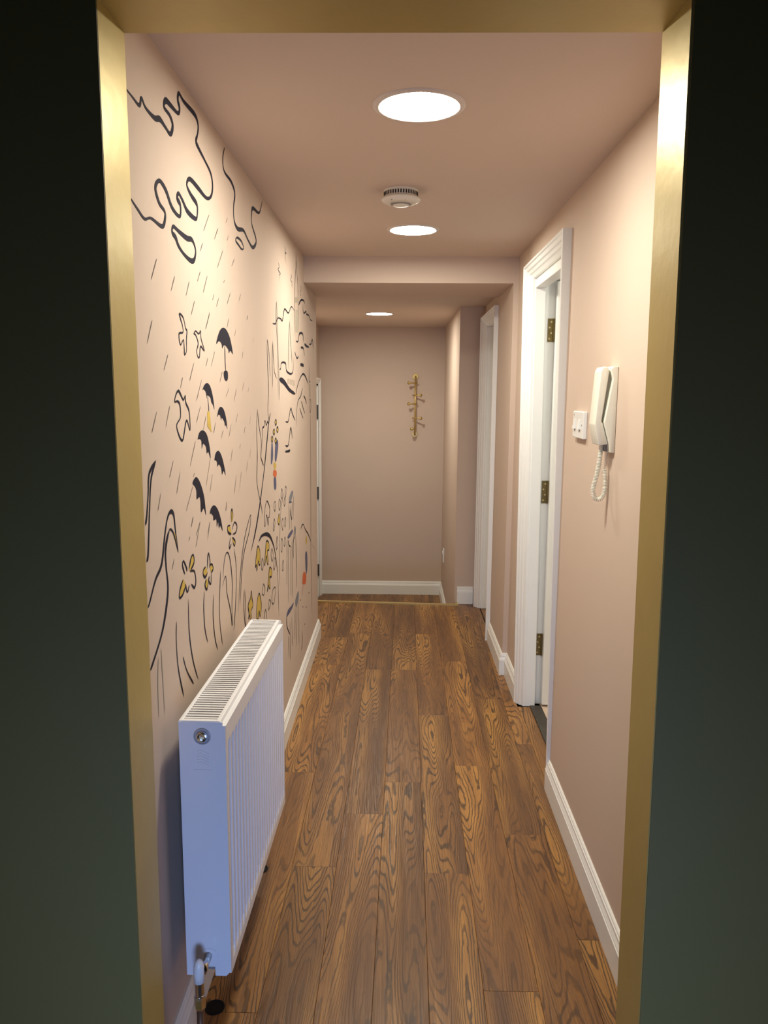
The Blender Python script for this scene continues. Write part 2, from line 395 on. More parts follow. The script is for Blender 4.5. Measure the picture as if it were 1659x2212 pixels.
baseboard('baseboard_recess', [(.438, Y_REC), (.553, Y_REC)], 'short white baseboard beside the far door frame', 0.0, 1.06)

# ------------------------------------------------------------------ doors
CP = [(0, .046), (0, -.001), (.004, -.003), (.011, -.002), (.013, .004), (.026, .008), (.029, .015), (.040, .020), (.043, .027), (.050, .032), (.056, .036), (.056, .060)]
def casing(name, xf, sgn, y0, y1, z0, zt, mt, parent, lean=None, prof=CP):
    """moulded casing swept up, across and down; xf = face, sgn = +1 when the wall lies towards +x"""
    v = []; n = len(prof)
    for w_, d in prof:
        x = xf+sgn*d
        v += [(x, y0+w_, z0), (x, y0+w_, zt-w_), (x, y1-w_, zt-w_), (x, y1-w_, z0)]
    f = []
    for i in range(n-1):
        for k in range(3): f.append((i*4+k, i*4+k+1, (i+1)*4+k+1, (i+1)*4+k))
    f.append([i*4 for i in range(n)]); f.append([i*4+3 for i in range(n)][::-1])
    b = MB().add(v, f)
    if lean: b.shear(lean)
    return b.build(name, mt, parent)
def hinge(parent, x0, x1, yface, z0, z1, lean, sgn=1, knuckle=True):
    b = MB().box(x0, x1, yface-.003, yface+.001, z0, z1)
    if lean: b.shear(lean)
    h = b.build('hinge', 'oldbrass', parent)
    for k in range(4):
        zz = z0+(z1-z0)*(0.14+0.24*k); xx = (x0+x1)/2+(.004 if k % 2 else -.004)
        c = MB().lathe([(.0042, -.0045), (.0042, -.002)], 10, axis='y', c=(xx, yface, zz))
        if lean: c.shear(lean)
        c.build('screw', 'brassscrew', h)
    if knuckle:
        c = MB().lathe([(.005, z0), (.005, z1)], 10, c=(x1+sgn*.004, yface-.004, 0))
        if lean: c.shear(lean)
        c.build('knuckle', 'oldbrass', h)
    return h
# door 1: open, beside the light switch
lean1 = lambda x, y, z: (x+0.010-0.010*z, y, z)
d1 = empty('door_1', (0, 0, 0)); structure(d1, 'open white door in a moulded white frame beside the light switch', 'door')
casing('casing', .580, 1, 2.854, 3.720, 0, 2.100, 'white', d1, lean1)
def dbox(name, mt, parent, *a, c=0.0, lean=lean1):
    b = MB().box(*a, c=c)
    if lean: b.shear(lean)
    return b.build(name, mt, parent)
dbox('edge_strip', 'rough_white', d1, .5795, .618, 2.851, 2.854, 0, 2.099)
dbox('lining', 'white', d1, .63, .76, 3.696, 3.72, 0, 2.05); dbox('lining', 'white', d1, .63, .76, 2.854, 2.878, 0, 2.05)
dbox('head_lining', 'white', d1, .63, .76, 2.878, 3.696, 2.036, 2.07)
dbox('door_stop', 'white', d1, .625, .674, 3.660, 3.697, 0, 2.037, c=.003); dbox('door_stop', 'white', d1, .625, .674, 2.877, 2.914, 0, 2.037, c=.003)
dbox('head_stop', 'white', d1, .625, .674, 2.914, 3.660, 2.000, 2.037, c=.003)
for z0, z1 in ((1.762, 1.868), (1.008, 1.116), (.252, .362)): hinge(d1, .684, .708, 3.696, z0, z1, None)
lf = dbox('leaf', 'white', d1, .716, 1.40, 3.652, 3.692, .012, 2.03, c=.002, lean=None)
for (x0, x1) in ((.80, 1.02), (1.10, 1.32)):
    for (z0, z1) in ((.25, .95), (1.1, 1.85)):
        MB().box(x0, x1, 3.646, 3.653, z0, z1, c=.003).build('raised_panel', 'white', lf)
MB().lathe([(.022, 3.640), (.022, 3.652)], 16, axis='y', c=(1.34, 0, 1.0)).tube([(1.34, 3.645, 1.0), (1.34, 3.60, 1.0), (1.22, 3.60, 1.0)], .009).build('handle', 'chrome', lf)
MB().box(.80, .88, 3.62, 3.652, 1.95, 2.00, c=.003).build('closer', 'steel', lf)
b = MB().box(.660, .715, 2.914, 3.660, -.02, .006, c=.002)
structure(b.build('trim_3', 'thresh'), 'dark wooden threshold strip in the open doorway', 'threshold')
b = MB().box(.715, 2.4, 2.0, 4.6, -.10, .001)
structure(b.build('floor_side_room', 'roomfloor'), 'pale floor of the room behind the open door', 'floor')
b = MB(); b.box(2.4, 2.5, 2.0, 4.6, 0, 2.4); b.box(.72, 2.5, 1.9, 2.0, 0, 2.4); b.box(.72, 2.5, 4.6, 4.7, 0, 2.4)
structure(b.build('wall_side_room', 'white'), 'white walls of the room behind the open door', 'wall')
b = MB().box(.72, 2.5, 1.9, 4.7, 2.4, 2.5)
structure(b.build('ceiling_side_room', 'white'), 'white ceiling of the room behind the open door', 'ceiling')
# door 2: closed, beyond the beam
d2 = empty('door_2', (0, 0, 0)); structure(d2, 'closed white door in a moulded frame beyond the ceiling beam', 'door')
CP2 = [(w_, d if d > .05 else d*1.0) for w_, d in CP]
casing('casing', .555, 1, 4.690, 5.478, 0, 2.035, 'white', d2, prof=CP2)
kw = dict(lean=None)
dbox('lining', 'white', d2, .60, .70, 5.450, 5.478, 0, 2.02, **kw); dbox('lining', 'white', d2, .60, .70, 4.715, 4.728, 0, 2.02, **kw)
dbox('head_lining', 'white', d2, .60, .70, 4.728, 5.450, 1.975, 2.02, **kw)
dbox('door_stop', 'white', d2, .60, .650, 5.416, 5.450, 0, 1.975, c=.003, **kw); dbox('door_stop', 'white', d2, .60, .650, 4.728, 4.756, 0, 1.975, c=.003, **kw)
lf2 = dbox('leaf', 'white', d2, .648, .688, 4.730, 5.448, .008, 1.972, c=.002, **kw)
for (y0, y1) in ((4.82, 5.04), (5.12, 5.36)):
    for (z0, z1) in ((.25, .9), (1.05, 1.8)): MB().box(.642, .649, y0, y1, z0, z1, c=.003).build('raised_panel', 'white', lf2)
# door 3: at the foot of the steps
d3 = empty('door_3', (0, 0, 0)); structure(d3, 'white door frame with dark hinges at the foot of the steps', 'door')
casing('casing', XLL+.020, -1, LD0-.075, LD1+.075, Z_LOWF, LDT+.065, 'white', d3, prof=[(w_, d*.6) for w_, d in CP])
dbox('lining', 'white', d3, XLL-.11, XLL, LD1-.001, LD1+.03, Z_LOWF, LDT+.02, **kw); dbox('lining', 'white', d3, XLL-.11, XLL, LD0-.03, LD0+.001, Z_LOWF, LDT+.02, **kw)
dbox('head_lining', 'white', d3, XLL-.11, XLL, LD0, LD1, LDT-.001, LDT+.02, **kw)
lf3 = dbox('leaf', 'white', d3, XLL-.075, XLL-.035, LD0+.003, LD1-.004, Z_LOWF+.008, LDT-.004, c=.002, **kw)
for (z0, z1) in ((Z_LOWF+.2, .45), (.6, 1.4)): MB().box(XLL-.036, XLL-.029, LD0+.12, LD1-.12, z0, z1, c=.003).build('raised_panel', 'white', lf3)
for z0, z1 in ((1.28, 1.41), (.54, .655), (-.19, -.08)): 
    dbox('hinge', 'steel', d3, XLL-.034, XLL+.004, LD1-.016, LD1-.001, z0, z1, **kw)

# ------------------------------------------------------------------ ceiling lights
def ceiling_light(x, y, z, label):
    t = empty('ceiling_light', (x, y, z)); tag(t, label, 'ceiling light', 'round flush ceiling lights')
    MB().lathe([(.0955, -.0015), (.0955, -.004), (.099, -.0055), (.110, -.004), (.113, 0.0)], 56, smooth=True, caps=False).build('trim_ring', 'ceil_ring', t)
    MB().lathe([(.0955, -.0005), (.0955, -.003), (.06, -.0036), (.0005, -.0038)], 56, caps=False).build('diffuser', 'lamp', t, fix=True)
M['ceil_ring'] = mat('lamp_trim', (0.66, 0.58, 0.52, 1), 0.45)
ceiling_light(0.042, 2.003, ZC, 'lit round ceiling light between the gold lining and the smoke alarm')
ceiling_light(0.053, 3.446, ZC, 'lit round ceiling light between the smoke alarm and the boxed beam')
ceiling_light(-0.155, 6.05, Z_LOWC, 'lit round ceiling light in the lower ceiling beyond the beam')

# smoke alarm
t = empty('smoke_alarm', (0.0, 2.80, ZC)); tag(t, 'round white smoke alarm on the ceiling between two lit lights', 'smoke alarm')
MB().lathe([(.058, 0), (.058, -.006), (.0575, -.022), (.060, -.024)], 48, smooth=False).build('base', 'alarm', t)
b = MB()
for k in range(40):
    a = 2*math.pi*k/40; ca, sa = math.cos(a), math.sin(a); q = []
    for r in (.0560, .0588):
        for s_ in (-.0024, .0024):
            q.append((r*ca-s_*sa, r*sa+s_*ca))
    v = [(x, y, -.020) for x, y in q]+[(x, y, -.008) for x, y in q]
    b.add(v, [(0,2,3,1),(4,5,7,6),(0,1,5,4),(2,6,7,3),(0,4,6,2),(1,3,7,5)])
tag(b.build('vent_slots', 'dark', t), kind='stuff')  # dark boxes stand for the shade inside the vent openings
MB().lathe([(.060, -.024), (.0665, -.027), (.068, -.031), (.066, -.035), (.052, -.042), (.034, -.046), (.0335, -.044)], 48, smooth=True).build('cover', 'alarm', t)
MB().lathe([(.034, -.0435), (.034, -.0475), (.028, -.0485)], 40).build('button_ring', 'grey', t)
MB().lathe([(.0285, -.0485), (.027, -.0505), (.010, -.0515)], 40, smooth=True).build('button', 'alarm', t)
for xa in (-.034, .012): MB().box(xa, xa+.005, -.050, -.0485, -.0425, -.0405).build('indicator', 'grey', t)

# ------------------------------------------------------------------ radiator
RL, RZ0, RZ1, RD = .745, .235, .835, .100
rad = empty('radiator', (-.4615, 1.556, 0), -0.017)
tag(rad, 'white double panel radiator with a slotted top grille on the mural wall', 'radiator')
b = MB()                                        # front panel with pressed channels
x0 = RD-.006; nrib = 22; pit = (RL-.03)/nrib
def panel(xf, dirn, name):
    b = MB(); dep = .0055*dirn; ys = [.004]; prof = [0]
    for k in range(nrib):
        y = .015+k*pit
        ys += [y+.004, y+.008, y+pit-.008, y+pit-.004]; prof += [0, 1, 1, 0]
    ys.append(RL-.004); prof.append(0)
    zs = [RZ0+.004, RZ0+.028, RZ0+.052, RZ1-.070, RZ1-.052, RZ1-.012]; zf = [0, 0, 1, 1, 0, 0]
    v = []; n = len(ys)
    for z, zz in zip(zs, zf):
        for y, p in zip(ys, prof): v.append((xf-dep*p*zz, y, z))
    f = []
    for i in range(len(zs)-1):
        for k in range(n-1): f.append((i*n+k, i*n+k+1, (i+1)*n+k+1, (i+1)*n+k))
    # folded edges back into the body
    t_ = len(v)
    for y in ys: v.append((xf-.014*dirn, y, zs[0]))
    for y in ys: v.append((xf-.014*dirn, y, zs[-1]))
    for k in range(n-1):
        f.append((k, t_+k, t_+k+1, k+1)); f.append(((len(zs)-1)*n+k, (len(zs)-1)*n+k+1, t_+n+k+1, t_+n+k))
    b.add(v, f); return b.build(name, 'rad', rad)
panel(RD, 1, 'front_panel'); panel(.006, -1, 'back_panel')
b = MB(); b.box(.010, RD-.014, .006, RL-.006, RZ0+.01, RZ1-.035); b.build('convector_core', 'grey', rad)
for y0, y1, nm in ((-.0014, .0025, 'end_cover'), (RL-.0025, RL, 'end_cover')):
    b = MB()
    poly = [(.0, RZ0), (.038, RZ0), (.038, RZ0+.022), (.064, RZ0+.022), (.064, RZ0), (RD-.012, RZ0), (RD-.006, RZ0+.006), (RD-.006, RZ1-.002), (.0, RZ1-.002)]
    b.prism_y(poly, y0, y1)
    ec = b.build(nm, 'rad', rad)
    if y0 < 0:
        b = MB(); b.box(RD-.006, RD, -.0014, .003, RZ0+.008, RZ1-.010); b.build('edge_flange', 'rad', ec)
        # plug and embossed plate
        MB().lathe([(.0185, .0005), (.0185, -.0012), (.0165, -.002), (.0155, -.0005), (.0130, -.0005), (.0125, -.003), (.0105, -.0035)], 32, axis='y', c=(.050, -.0014, RZ1-.034), caps=False).build('plug_rim', 'rim', ec)
        pg = MB().lathe([(.0108, -.0005), (.0108, -.006), (.0085, -.0068), (.006, -.003), (.0005, -.0028)], 24, axis='y', c=(.050, -.0014, RZ1-.034), caps=False, smooth=False).build('plug', 'chrome', ec)
        b = MB()
        for (a0, a1, c0, c1) in ((.030, .0305, RZ1-.110, RZ1-.060), (.0695, .070, RZ1-.110, RZ1-.060), (.030, .070, RZ1-.1105, RZ1-.1095)): b.box(a0, a1, -.0020, -.0010, c0, c1)
        b.build('embossed_border', 'rad', ec)
        b = MB()
        for q in range(5):
            zz = RZ1-.070-.0065*q; N_ = 14
            for k in range(N_):
                xa, xb = .036+.028*k/N_, .036+.028*(k+1)/N_
                za, zb = (zz+.0035*math.sin((x_-.036)/.028*math.pi*1.5) for x_ in (xa, xb))
                b.add([(xa, -.0022, za), (xb, -.0022, zb), (xb, -.0022, zb+.0014), (xa, -.0022, za+.0014), (xa, -.0010, za), (xb, -.0010, zb), (xb, -.0010, zb+.0014), (xa, -.0010, za+.0014)],
                      [(0,1,2,3),(4,7,6,5),(0,4,5,1),(3,2,6,7),(0,3,7,4),(1,5,6,2)])
        b.build('wave_emblem', 'rad', ec)
g = MB(); g.box(0, .008, 0, RL, RZ1-.020, RZ1, c=.0012); g.box(RD-.020, RD-.011, 0, RL, RZ1-.020, RZ1, c=.0012)
g.box(.008, RD-.020, 0, .010, RZ1-.012, RZ1); g.box(.008, RD-.020, RL-.010, RL, RZ1-.012, RZ1)
grille = g.build('top_grille', 'rad', rad)
me = None; ns = 56
for k in range(ns):
    y = .012+(RL-.024)*(k+.5)/ns
    if me is None:
        s0 = MB().box(.008, RD-.020, -.0030, .0030, -.008, -.001).build('grille_slat', 'rad', grille); me = s0; s0.location = (0, y, RZ1)
    else:
        c = me.copy(); COL.objects.link(c); c.parent = grille; c.location = (0, y, RZ1)
b = MB(); b.box(.008, RD-.02, .006, RL-.006, RZ1-.036, RZ1-.030); b.build('grille_shade_sheet', 'grey', rad)  # added grey sheet, stands for the shade between the slats
for y in (.12, RL-.12):
    MB().box(-.030, .004, y-.02, y+.02, RZ0+.10, RZ1-.12).build('wall_bracket', 'grey', rad)
# valve at the near end and its pipe
b = MB().tube([(.050, -.004, RZ0+.050), (.050, -.052, RZ0+.050)], .0085, 16)
vt = b.build('valve', 'chrome', rad)
vx, vy = .042, -.052
MB().lathe([(.0112, .262), (.0116, .285), (.0112, .298), (.0085, .309), (.004, .314), (.0005, .3155)], 24, smooth=True, c=(vx, vy, 0)).build('valve_cap', 'plastic', vt)
MB().lathe([(.0085, .228), (.0100, .232), (.0100, .262), (.0085, .264)], 20, smooth=False, c=(vx, vy, 0)).build('valve_body', 'chrome', vt)
MB().lathe([(.0115, .198), (.0128, .203), (.0128, .222), (.0115, .228)], 6, c=(vx, vy, 0)).build('compression_nut', 'chrome', vt)
MB().lathe([(.0078, .0), (.0078, .200)], 16, smooth=True, c=(vx, vy, 0)).build('supply_pipe', 'pipe', vt)
MB().lathe([(.022, -.0024), (.022, .0003)], 32, axis='y', c=(.052, 0, RZ0+.045), caps=True).build('tapping_ring', 'rad', rad)

# floor holes beside the radiator, their dark inside drawn as black discs
def hole_disc(x, y, r, label):
    t = empty('floor_hole_disc', (x, y, 0)); tag(t, label, 'floor hole', 'floor holes by the radiator drawn as black discs')
    MB().lathe([(r, 0.0), (r, .0022), (r*.9, .003), (r*.84, .0015)], 28).build('rim', 'black', t)
    MB().lathe([(r*.84, .0), (r*.84, .0014)], 28).build('disc', 'black', t)
hole_disc(-.4465, 1.729, .0245, 'black disc drawn for a floor hole beside the radiator supply pipe')
hole_disc(-.431, 2.302, .022, 'black disc drawn for a floor hole half hidden below the radiator panel')
hole_disc(-.434, 2.458, .014, 'small black disc drawn for a floor hole past the far radiator end')

# ------------------------------------------------------------------ entry phone
ph = empty('entry_phone', (XR, 2.215, 1.365)); tag(ph, 'cream wall mounted entry phone with a hanging coiled cord', 'intercom')
def under(o, root):
    o.parent = root; o.matrix_parent_inverse = Matrix.Translation(-Vector(root.location)); return o
base = [(.5995, 1.601), (.584, 1.601), (.579, 1.594), (.586, 1.566), (.5675, 1.448), (.585, 1.386), (.588, 1.364), (.5995, 1.364)]
under(MB().prism_y(base, 2.170, 2.262, c=.0025).build('cradle', 'cream'), ph)
hs = [(.560, 1.600), (.572, 1.600), (.5775, 1.590), (.562, 1.450), (.5665, 1.445), (.583, 1.387), (.556, 1.384), (.5435, 1.442), (.5535, 1.588)]
under(MB().prism_y(hs, 2.180, 2.250, c=.005).build('handset', 'cream'), ph)
under(MB().box(.578, .588, 2.20, 2.23, 1.366, 1.386, c=.001).build('cord_socket', 'grey'), ph)
path = [(.573, 1.386), (.571, 1.355), (.567, 1.315), (.560, 1.280), (.555, 1.255), (.559, 1.236), (.570, 1.228), (.582, 1.234), (.588, 1.250), (.589, 1.272), (.587, 1.296), (.584, 1.315)]
def cr(P, per=10):
    P = [Vector(p) for p in P]; out = []
    for i in range(len(P)-1):
        p0, p1, p2, p3 = P[max(i-1, 0)], P[i], P[i+1], P[min(i+2, len(P)-1)]
        for k in range(per):
            t = k/per
            out.append(0.5*((2*p1)+(p2-p0)*t+(2*p0-5*p1+4*p2-p3)*t*t+(3*p1-p0-3*p2+p3)*t**3))
    out.append(P[-1]); return out
cl = cr([(x, 2.212, z) for x, z in path], 14)
# helix round the cord line
acc = [0]
for a, c in zip(cl[:-1], cl[1:]): acc.append(acc[-1]+(c-a).length)
hel = []; turns = int(acc[-1]/.0042); NS = turns*9
for i in range(NS+1):
    s_ = acc[-1]*i/NS; j = max(k for k in range(len(acc)) if acc[k] <= s_+1e-9); j = min(j, len(cl)-2)
    t_ = (s_-acc[j])/max(1e-9, acc[j+1]-acc[j]); p = cl[j].lerp(cl[j+1], t_); d = (cl[j+1]-cl[j]).normalized()
    n1 = Vector((0, 1, 0)); n2 = d.cross(n1).normalized(); a = 2*math.pi*turns*i/NS
    hel.append(p+n1*(.0058*math.cos(a))+n2*(.0058*math.sin(a)))
under(MB().tube(hel, .0014, 5).build('coiled_cord', 'cream'), ph)
under(MB().tube(cr([(.584, 2.212, 1.318), (.587, 2.212, 1.335), (.590, 2.212, 1.350), (.592, 2.212, 1.366)], 5), .0016, 8).build('straight_cord', 'cream'), ph)

# light switch
sw = empty('light_switch', (XR, 2.573, 1.426)); tag(sw, 'white double rocker switch plate on the pink wall beside the door frame', 'light switch')
under(MB().box(.586, .6, 2.500, 2.646, 1.382, 1.470, c=.003).build('plate', 'plastic'), sw)
for yc in (2.545, 2.612):
    under(MB().add([(.5865, yc-.011, 1.412), (.5865, yc+.011, 1.412), (.5865, yc+.011, 1.444), (.5865, yc-.011, 1.444),
                    (.578, yc-.010, 1.413), (.578, yc+.010, 1.413), (.5845, yc+.010, 1.443), (.5845, yc-.010, 1.443)],
                   [(0,1,2,3),(4,7,6,5),(0,4,5,1),(2,6,7,3),(0,3,7,4),(1,5,6,2)]).build('rocker', 'plastic'), sw)
    under(MB().box(.5855, .5868, yc-.006, yc+.006, 1.405, 1.4105).build('rocker_gap', 'grey'), sw)
for yc, zc in ((2.630, 1.457), (2.516, 1.426)): under(MB().lathe([(.003, .5852), (.003, .587)], 10, axis='x', c=(0, yc, zc)).build('screw', 'grey'), sw)

# wall socket beside the steps
so = empty('wall_socket', (XLR, 6.90, .07)); tag(so, 'small white socket plate low on the wall beside the steps', 'socket')
under(MB().box(XLR-.010, XLR, 6.857, 6.943, .015, .135, c=.002).build('plate', 'plastic'), so)
under(MB().box(XLR-.016, XLR-.009, 6.885, 6.915, .085, .115, c=.002).build('rocker', 'plastic'), so)

# ------------------------------------------------------------------ coat rack
rk = empty('coat_rack', (.150, Y_END, 1.14)); tag(rk, 'slim brass coat rack with five knobbed pegs on the end wall', 'coat rack')
for zc in (1.672, 1.142):
    p = under(MB().lathe([(.028, Y_END), (.028, Y_END-.004), (.025, Y_END-.006)], 28, axis='y', c=(.150, 0, zc)).build('wall_plate', 'brass'), rk)
    q = MB().lathe([(.007, Y_END-.004), (.007, Y_END-.046)], 14, axis='y', c=(.150, 0, zc)).build('stand_off', 'brass'); q.parent = p
yb = Y_END-.043
under(MB().tube([(.150, yb, 1.134), (.150, yb, 1.680)], .0085, 14).build('bar', 'brass'), rk)
for (zc, a0, a1, fw) in ((1.613, .018, -.058, .055), (1.502, -.022, .046, .055), (1.424, .018, -.058, .055), (1.293, -.024, .050, .055), (1.196, .004, -.030, .075)):
    s0 = Vector((.150+a0, yb+.006, zc)); s1 = Vector((.150+a1, yb-fw, zc)); d = (s1-s0).normalized()
    p = under(MB().tube([s0, s1], .0068, 12).build('peg', 'brass'), rk)
    q = MB().tube([s1-d*.001, s1+d*.0001], .006, 16).tube([s1, s1+d*.009], .0145, 18).build('knob', 'brass'); q.parent = p

# ------------------------------------------------------------------ painted mural (flat paint on the left wall)
CROP = {'A': (260, 160, 3.95), 'B': (280, 640, 4.2536), 'C': (530, 520, 4.095), 'D': (300, 960, 3.687), 'E': (520, 1000, 4.81)}
def wp(c, x, y):
    ox, oy, s = CROP[c]; p = on_x(ox+x/s, oy+y/s, XL); return (p.y, p.z)
def smooth(P, closed=False, per=6):
    P = [Vector(p) for p in P]; n = len(P); out = []
    rng = range(n if closed else n-1)
    for i in rng:
        if closed: p0, p1, p2, p3 = P[(i-1) % n], P[i], P[(i+1) % n], P[(i+2) % n]
        else: p0, p1, p2, p3 = P[max(i-1, 0)], P[i], P[i+1], P[min(i+2, n-1)]
        for k in range(per):
            t = k/per
            out.append(0.5*((2*p1)+(p2-p0)*t+(2*p0-5*p1+4*p2-p3)*t*t+(3*p1-p0-3*p2+p3)*t**3))
    if not closed: out.append(P[-1])
    return out
class Mural:
    """brush strokes and flat fills of one painted motif; yz points of the wall plane"""
    def __init__(s): s.b = MB(); s.mats = []
    def mi(s, k):
        if k not in s.mats: s.mats.append(k)
        return s.mats.index(k)
    def stroke(s, c, pts, w=.004, m='ink', closed=False, taper=True, per=6):
        P = [Vector(wp(c, *p)) for p in pts]
        P = smooth(P, closed, per) if len(P) > 2 else P
        n = len(P); v = []; ph = random.random()*6
        for i, p in enumerate(P):
            a = P[(i-1) % n] if closed or i > 0 else P[i]; e = P[(i+1) % n] if closed or i < n-1 else P[i]
            d = e-a
            if d.length < 1e-7: d = Vector((0, 1))
            d.normalize(); nn = Vector((-d.y, d.x)); k = 1.0
            if taper and not closed:
                q = i/(n-1); k = min(1, .25+6*min(q, 1-q))
            k *= 1+.22*math.sin(i*.31+ph)
            for sg in (-1, 1):
                q = p+nn*(sg*w*k/2); v.append((XL+.0009, q.x, q.y))
        f = [(2*i, 2*i+1, 2*i+3, 2*i+2) for i in range(n-1)]
        if closed: f.append((2*n-2, 2*n-1, 1, 0))
        s.b.add(v, f, s.mi(m)); return s
    def fill(s, c, pts, m='yellow', sm=True, h=.0005):
        P = [Vector(wp(c, *p)) for p in pts]
        if sm: P = smooth(P, True, 4)
        s.b.add([(XL+h, p.x, p.y) for p in P], [list(range(len(P)))], s.mi(m)); return s
    def done(s, name):
        o = s.b.build(name, s.mats, wall_left, fix=False)
        me = o.data
        for p in me.polygons:
            if p.normal.x < 0: p.flip()
        return o
def one(name, c, pts, w=.004, m='ink', closed=False): return Mural().stroke(c, pts, w, m, closed).done(name)

one('painted_cloud', 'A', [(20,95),(48,130),(100,195),(160,268),(178,205),(215,290),(290,375),(335,385),(380,450),(425,512),(445,440),(420,355),(370,280),(385,225),(430,270),(490,335),(503,290),(488,220),(498,165),(540,235),(635,350),(662,440),(655,520),(643,570),(660,620),(720,740),(770,850),(785,960),(770,1045),(730,1055),(660,970),(590,895),(565,945),(600,1030),(650,1110),(655,1190),(640,1235),(570,1170),(530,1080),(495,1018),(483,1060),(510,1120),(505,1215),(440,1140),(390,1000),(340,915),(310,925),(298,985),(330,1100),(375,1170),(380,1230),(355,1300),(260,1230),(205,1235),(150,1160),(92,1070),(75,1040)], .0105)
one('painted_cloud', 'A', [(888,625),(872,720),(885,830),(945,920),(975,1020),(965,1130),(970,1250),(1000,1320),(1050,1335),(1090,1420),(1130,1480),(1158,1420),(1120,1280),(1118,1190),(1130,1145),(1180,1185),(1200,1130),(1208,1080)], .0105)
one('painted_cloud', 'A', [(450,1300),(500,1345),(565,1400),(610,1415),(640,1500),(630,1580),(600,1592),(540,1535),(495,1465),(470,1395),(440,1350)], .0105, closed=True)
one('painted_cloud', 'A', [(995,1395),(1030,1425),(1050,1480),(1035,1495),(1005,1455),(982,1420)], .006, closed=True)
RAIN = {'A': [(755,1200,708,1338),(912,1230,898,1268),(832,1315,800,1410),(920,1378,910,1422),(700,1440,680,1512),(875,1500,825,1655),(308,1575,260,1755),(972,1575,948,1640),(680,1685,655,1770),(740,1720,705,1865),(462,1725,430,1850),(586,1770,558,1892),(888,1755,880,1780),(938,1865,908,1965),(1025,1875,1013,1932),(797,1880,785,1930),(838,1910,818,1985),(632,1935,602,2055),(1088,2055,1078,2095),(757,2050,725,2175)],
 'B': [(205,218,158,435),(735,145,697,303),(350,535,313,680),(590,605,550,775),(910,205,892,290),(975,305,963,362),(1137,385,1130,425),(780,505,748,645),(717,565,700,640),(1040,510,1032,570),(850,690,827,790),(485,745,465,845),(660,765,613,958),(1047,793,1035,865),(980,850,958,962),(1092,835,1085,878),(910,850,885,920),(367,1003,330,1205),(248,1055,202,1255),(650,1008,613,1158),(700,1100,675,1230),(990,1075,977,1158),(1110,1105,1102,1180),(788,1158,770,1258),(932,1175,912,1290),(858,1230,840,1305),(1060,1195,1050,1258),(603,1330,553,1565),(740,1490,700,1748),(1017,1355,1010,1398),(943,1405,928,1520),(1110,1405,1103,1482),(1083,1518,1073,1608),(400,1508,365,1665),(463,1610,430,1813),(758,1632,738,1795),(980,1640,960,1815),(1025,1612,1008,1767),(285,1805,258,1970),(580,1740,518,1975),(890,1885,880,1970),(580,2025,565,2120),(645,2070,610,2200),(738,2070,715,2180),(594,1622,585,1660)],
 'D': [(432,575,415,658),(405,733,397,770),(488,613,452,817),(566,617,547,750),(280,910,263,995),(700,455,692,528)]}
for c, L_ in RAIN.items():
    for (a, bb, e, f_) in L_: one('painted_rain_streak', c, [(a, bb), ((a+e)/2, (bb+f_)/2), (e, f_)], .0024, 'inkrain')
for P, w_ in (([(455,160),(490,195),(512,290),(525,320),(520,400),(520,500),(503,535),(500,480),(492,400),(465,445),(452,345),(488,330),(485,275),(470,220)], .004),
          ([(590,345),(605,318),(633,345),(650,320),(655,390),(685,500),(650,460),(640,555),(625,555),(615,500),(628,430),(605,355)], .004),
          ([(412,965),(425,900),(450,870),(490,950),(508,915),(515,980),(545,1060),(553,1230),(520,1140),(483,1325),(430,1195),(465,1110),(460,1000),(440,965)], .005)):
    one('painted_bird', 'B', P, w_, closed=True)
for P in ([(352,50),(350,100),(362,110),(350,125),(355,180)], [(290,195),(300,230),(288,255),(308,290),(298,310),(302,355)], [(400,300),(408,320),(398,345),(412,370),(408,410)], [(487,395),(492,430),(483,460),(490,490)]):
    one('painted_bird', 'C', P, .004, 'inkgrey')
UMB = [[(795,440),(805,380),(830,310),(862,288),(895,320),(925,400),(948,530),(925,500),(910,525),(905,490),(880,455),(862,455),(850,480),(845,440),(820,412)],
 [(668,862),(685,815),(712,797),(740,830),(765,930),(778,1040),(765,1000),(750,975),(740,930),(712,910),(708,940),(700,885),(680,855)],
 [(803,1110),(815,1040),(838,1015),(865,1045),(885,1120),(897,1218),(885,1185),(875,1190),(868,1150),(845,1115),(840,1140),(830,1095),(815,1090)],
 [(625,1315),(640,1250),(675,1232),(710,1275),(735,1390),(742,1490),(722,1430),(708,1445),(700,1385),(675,1355),(662,1400),(658,1330),(640,1310)],
 [(778,1505),(790,1440),(817,1420),(845,1470),(870,1570),(880,1645),(862,1605),(848,1640),(840,1580),(820,1545),(805,1565),(800,1520),(785,1505)],
 [(577,1720),(590,1680),(615,1662),(650,1720),(685,1850),(700,2010),(680,1950),(655,1985),(650,1890),(640,1845),(615,1865),(612,1790),(600,1750)],
 [(735,2005),(745,1950),(775,1920),(810,1960),(840,2060),(853,2155),(832,2110),(820,2130),(812,2075),(800,2120),(795,2050),(770,2060),(765,2020),(745,1995)]]
for i, P in enumerate(UMB):
    mu = Mural().fill('B', P, 'ink')
    if i == 0: mu.stroke('B', [(872,455),(876,600),(882,690)], .006).fill('B', [(866,690),(898,690),(902,755),(886,780),(868,752)], 'ink')
    if i == 1: mu.stroke('B', [(716,910),(722,1000),(726,1060)], .004).fill('B', [(712,1060),(734,1058),(752,1250),(714,1195)], 'yellow', sm=False)
    mu.done('painted_umbrella')
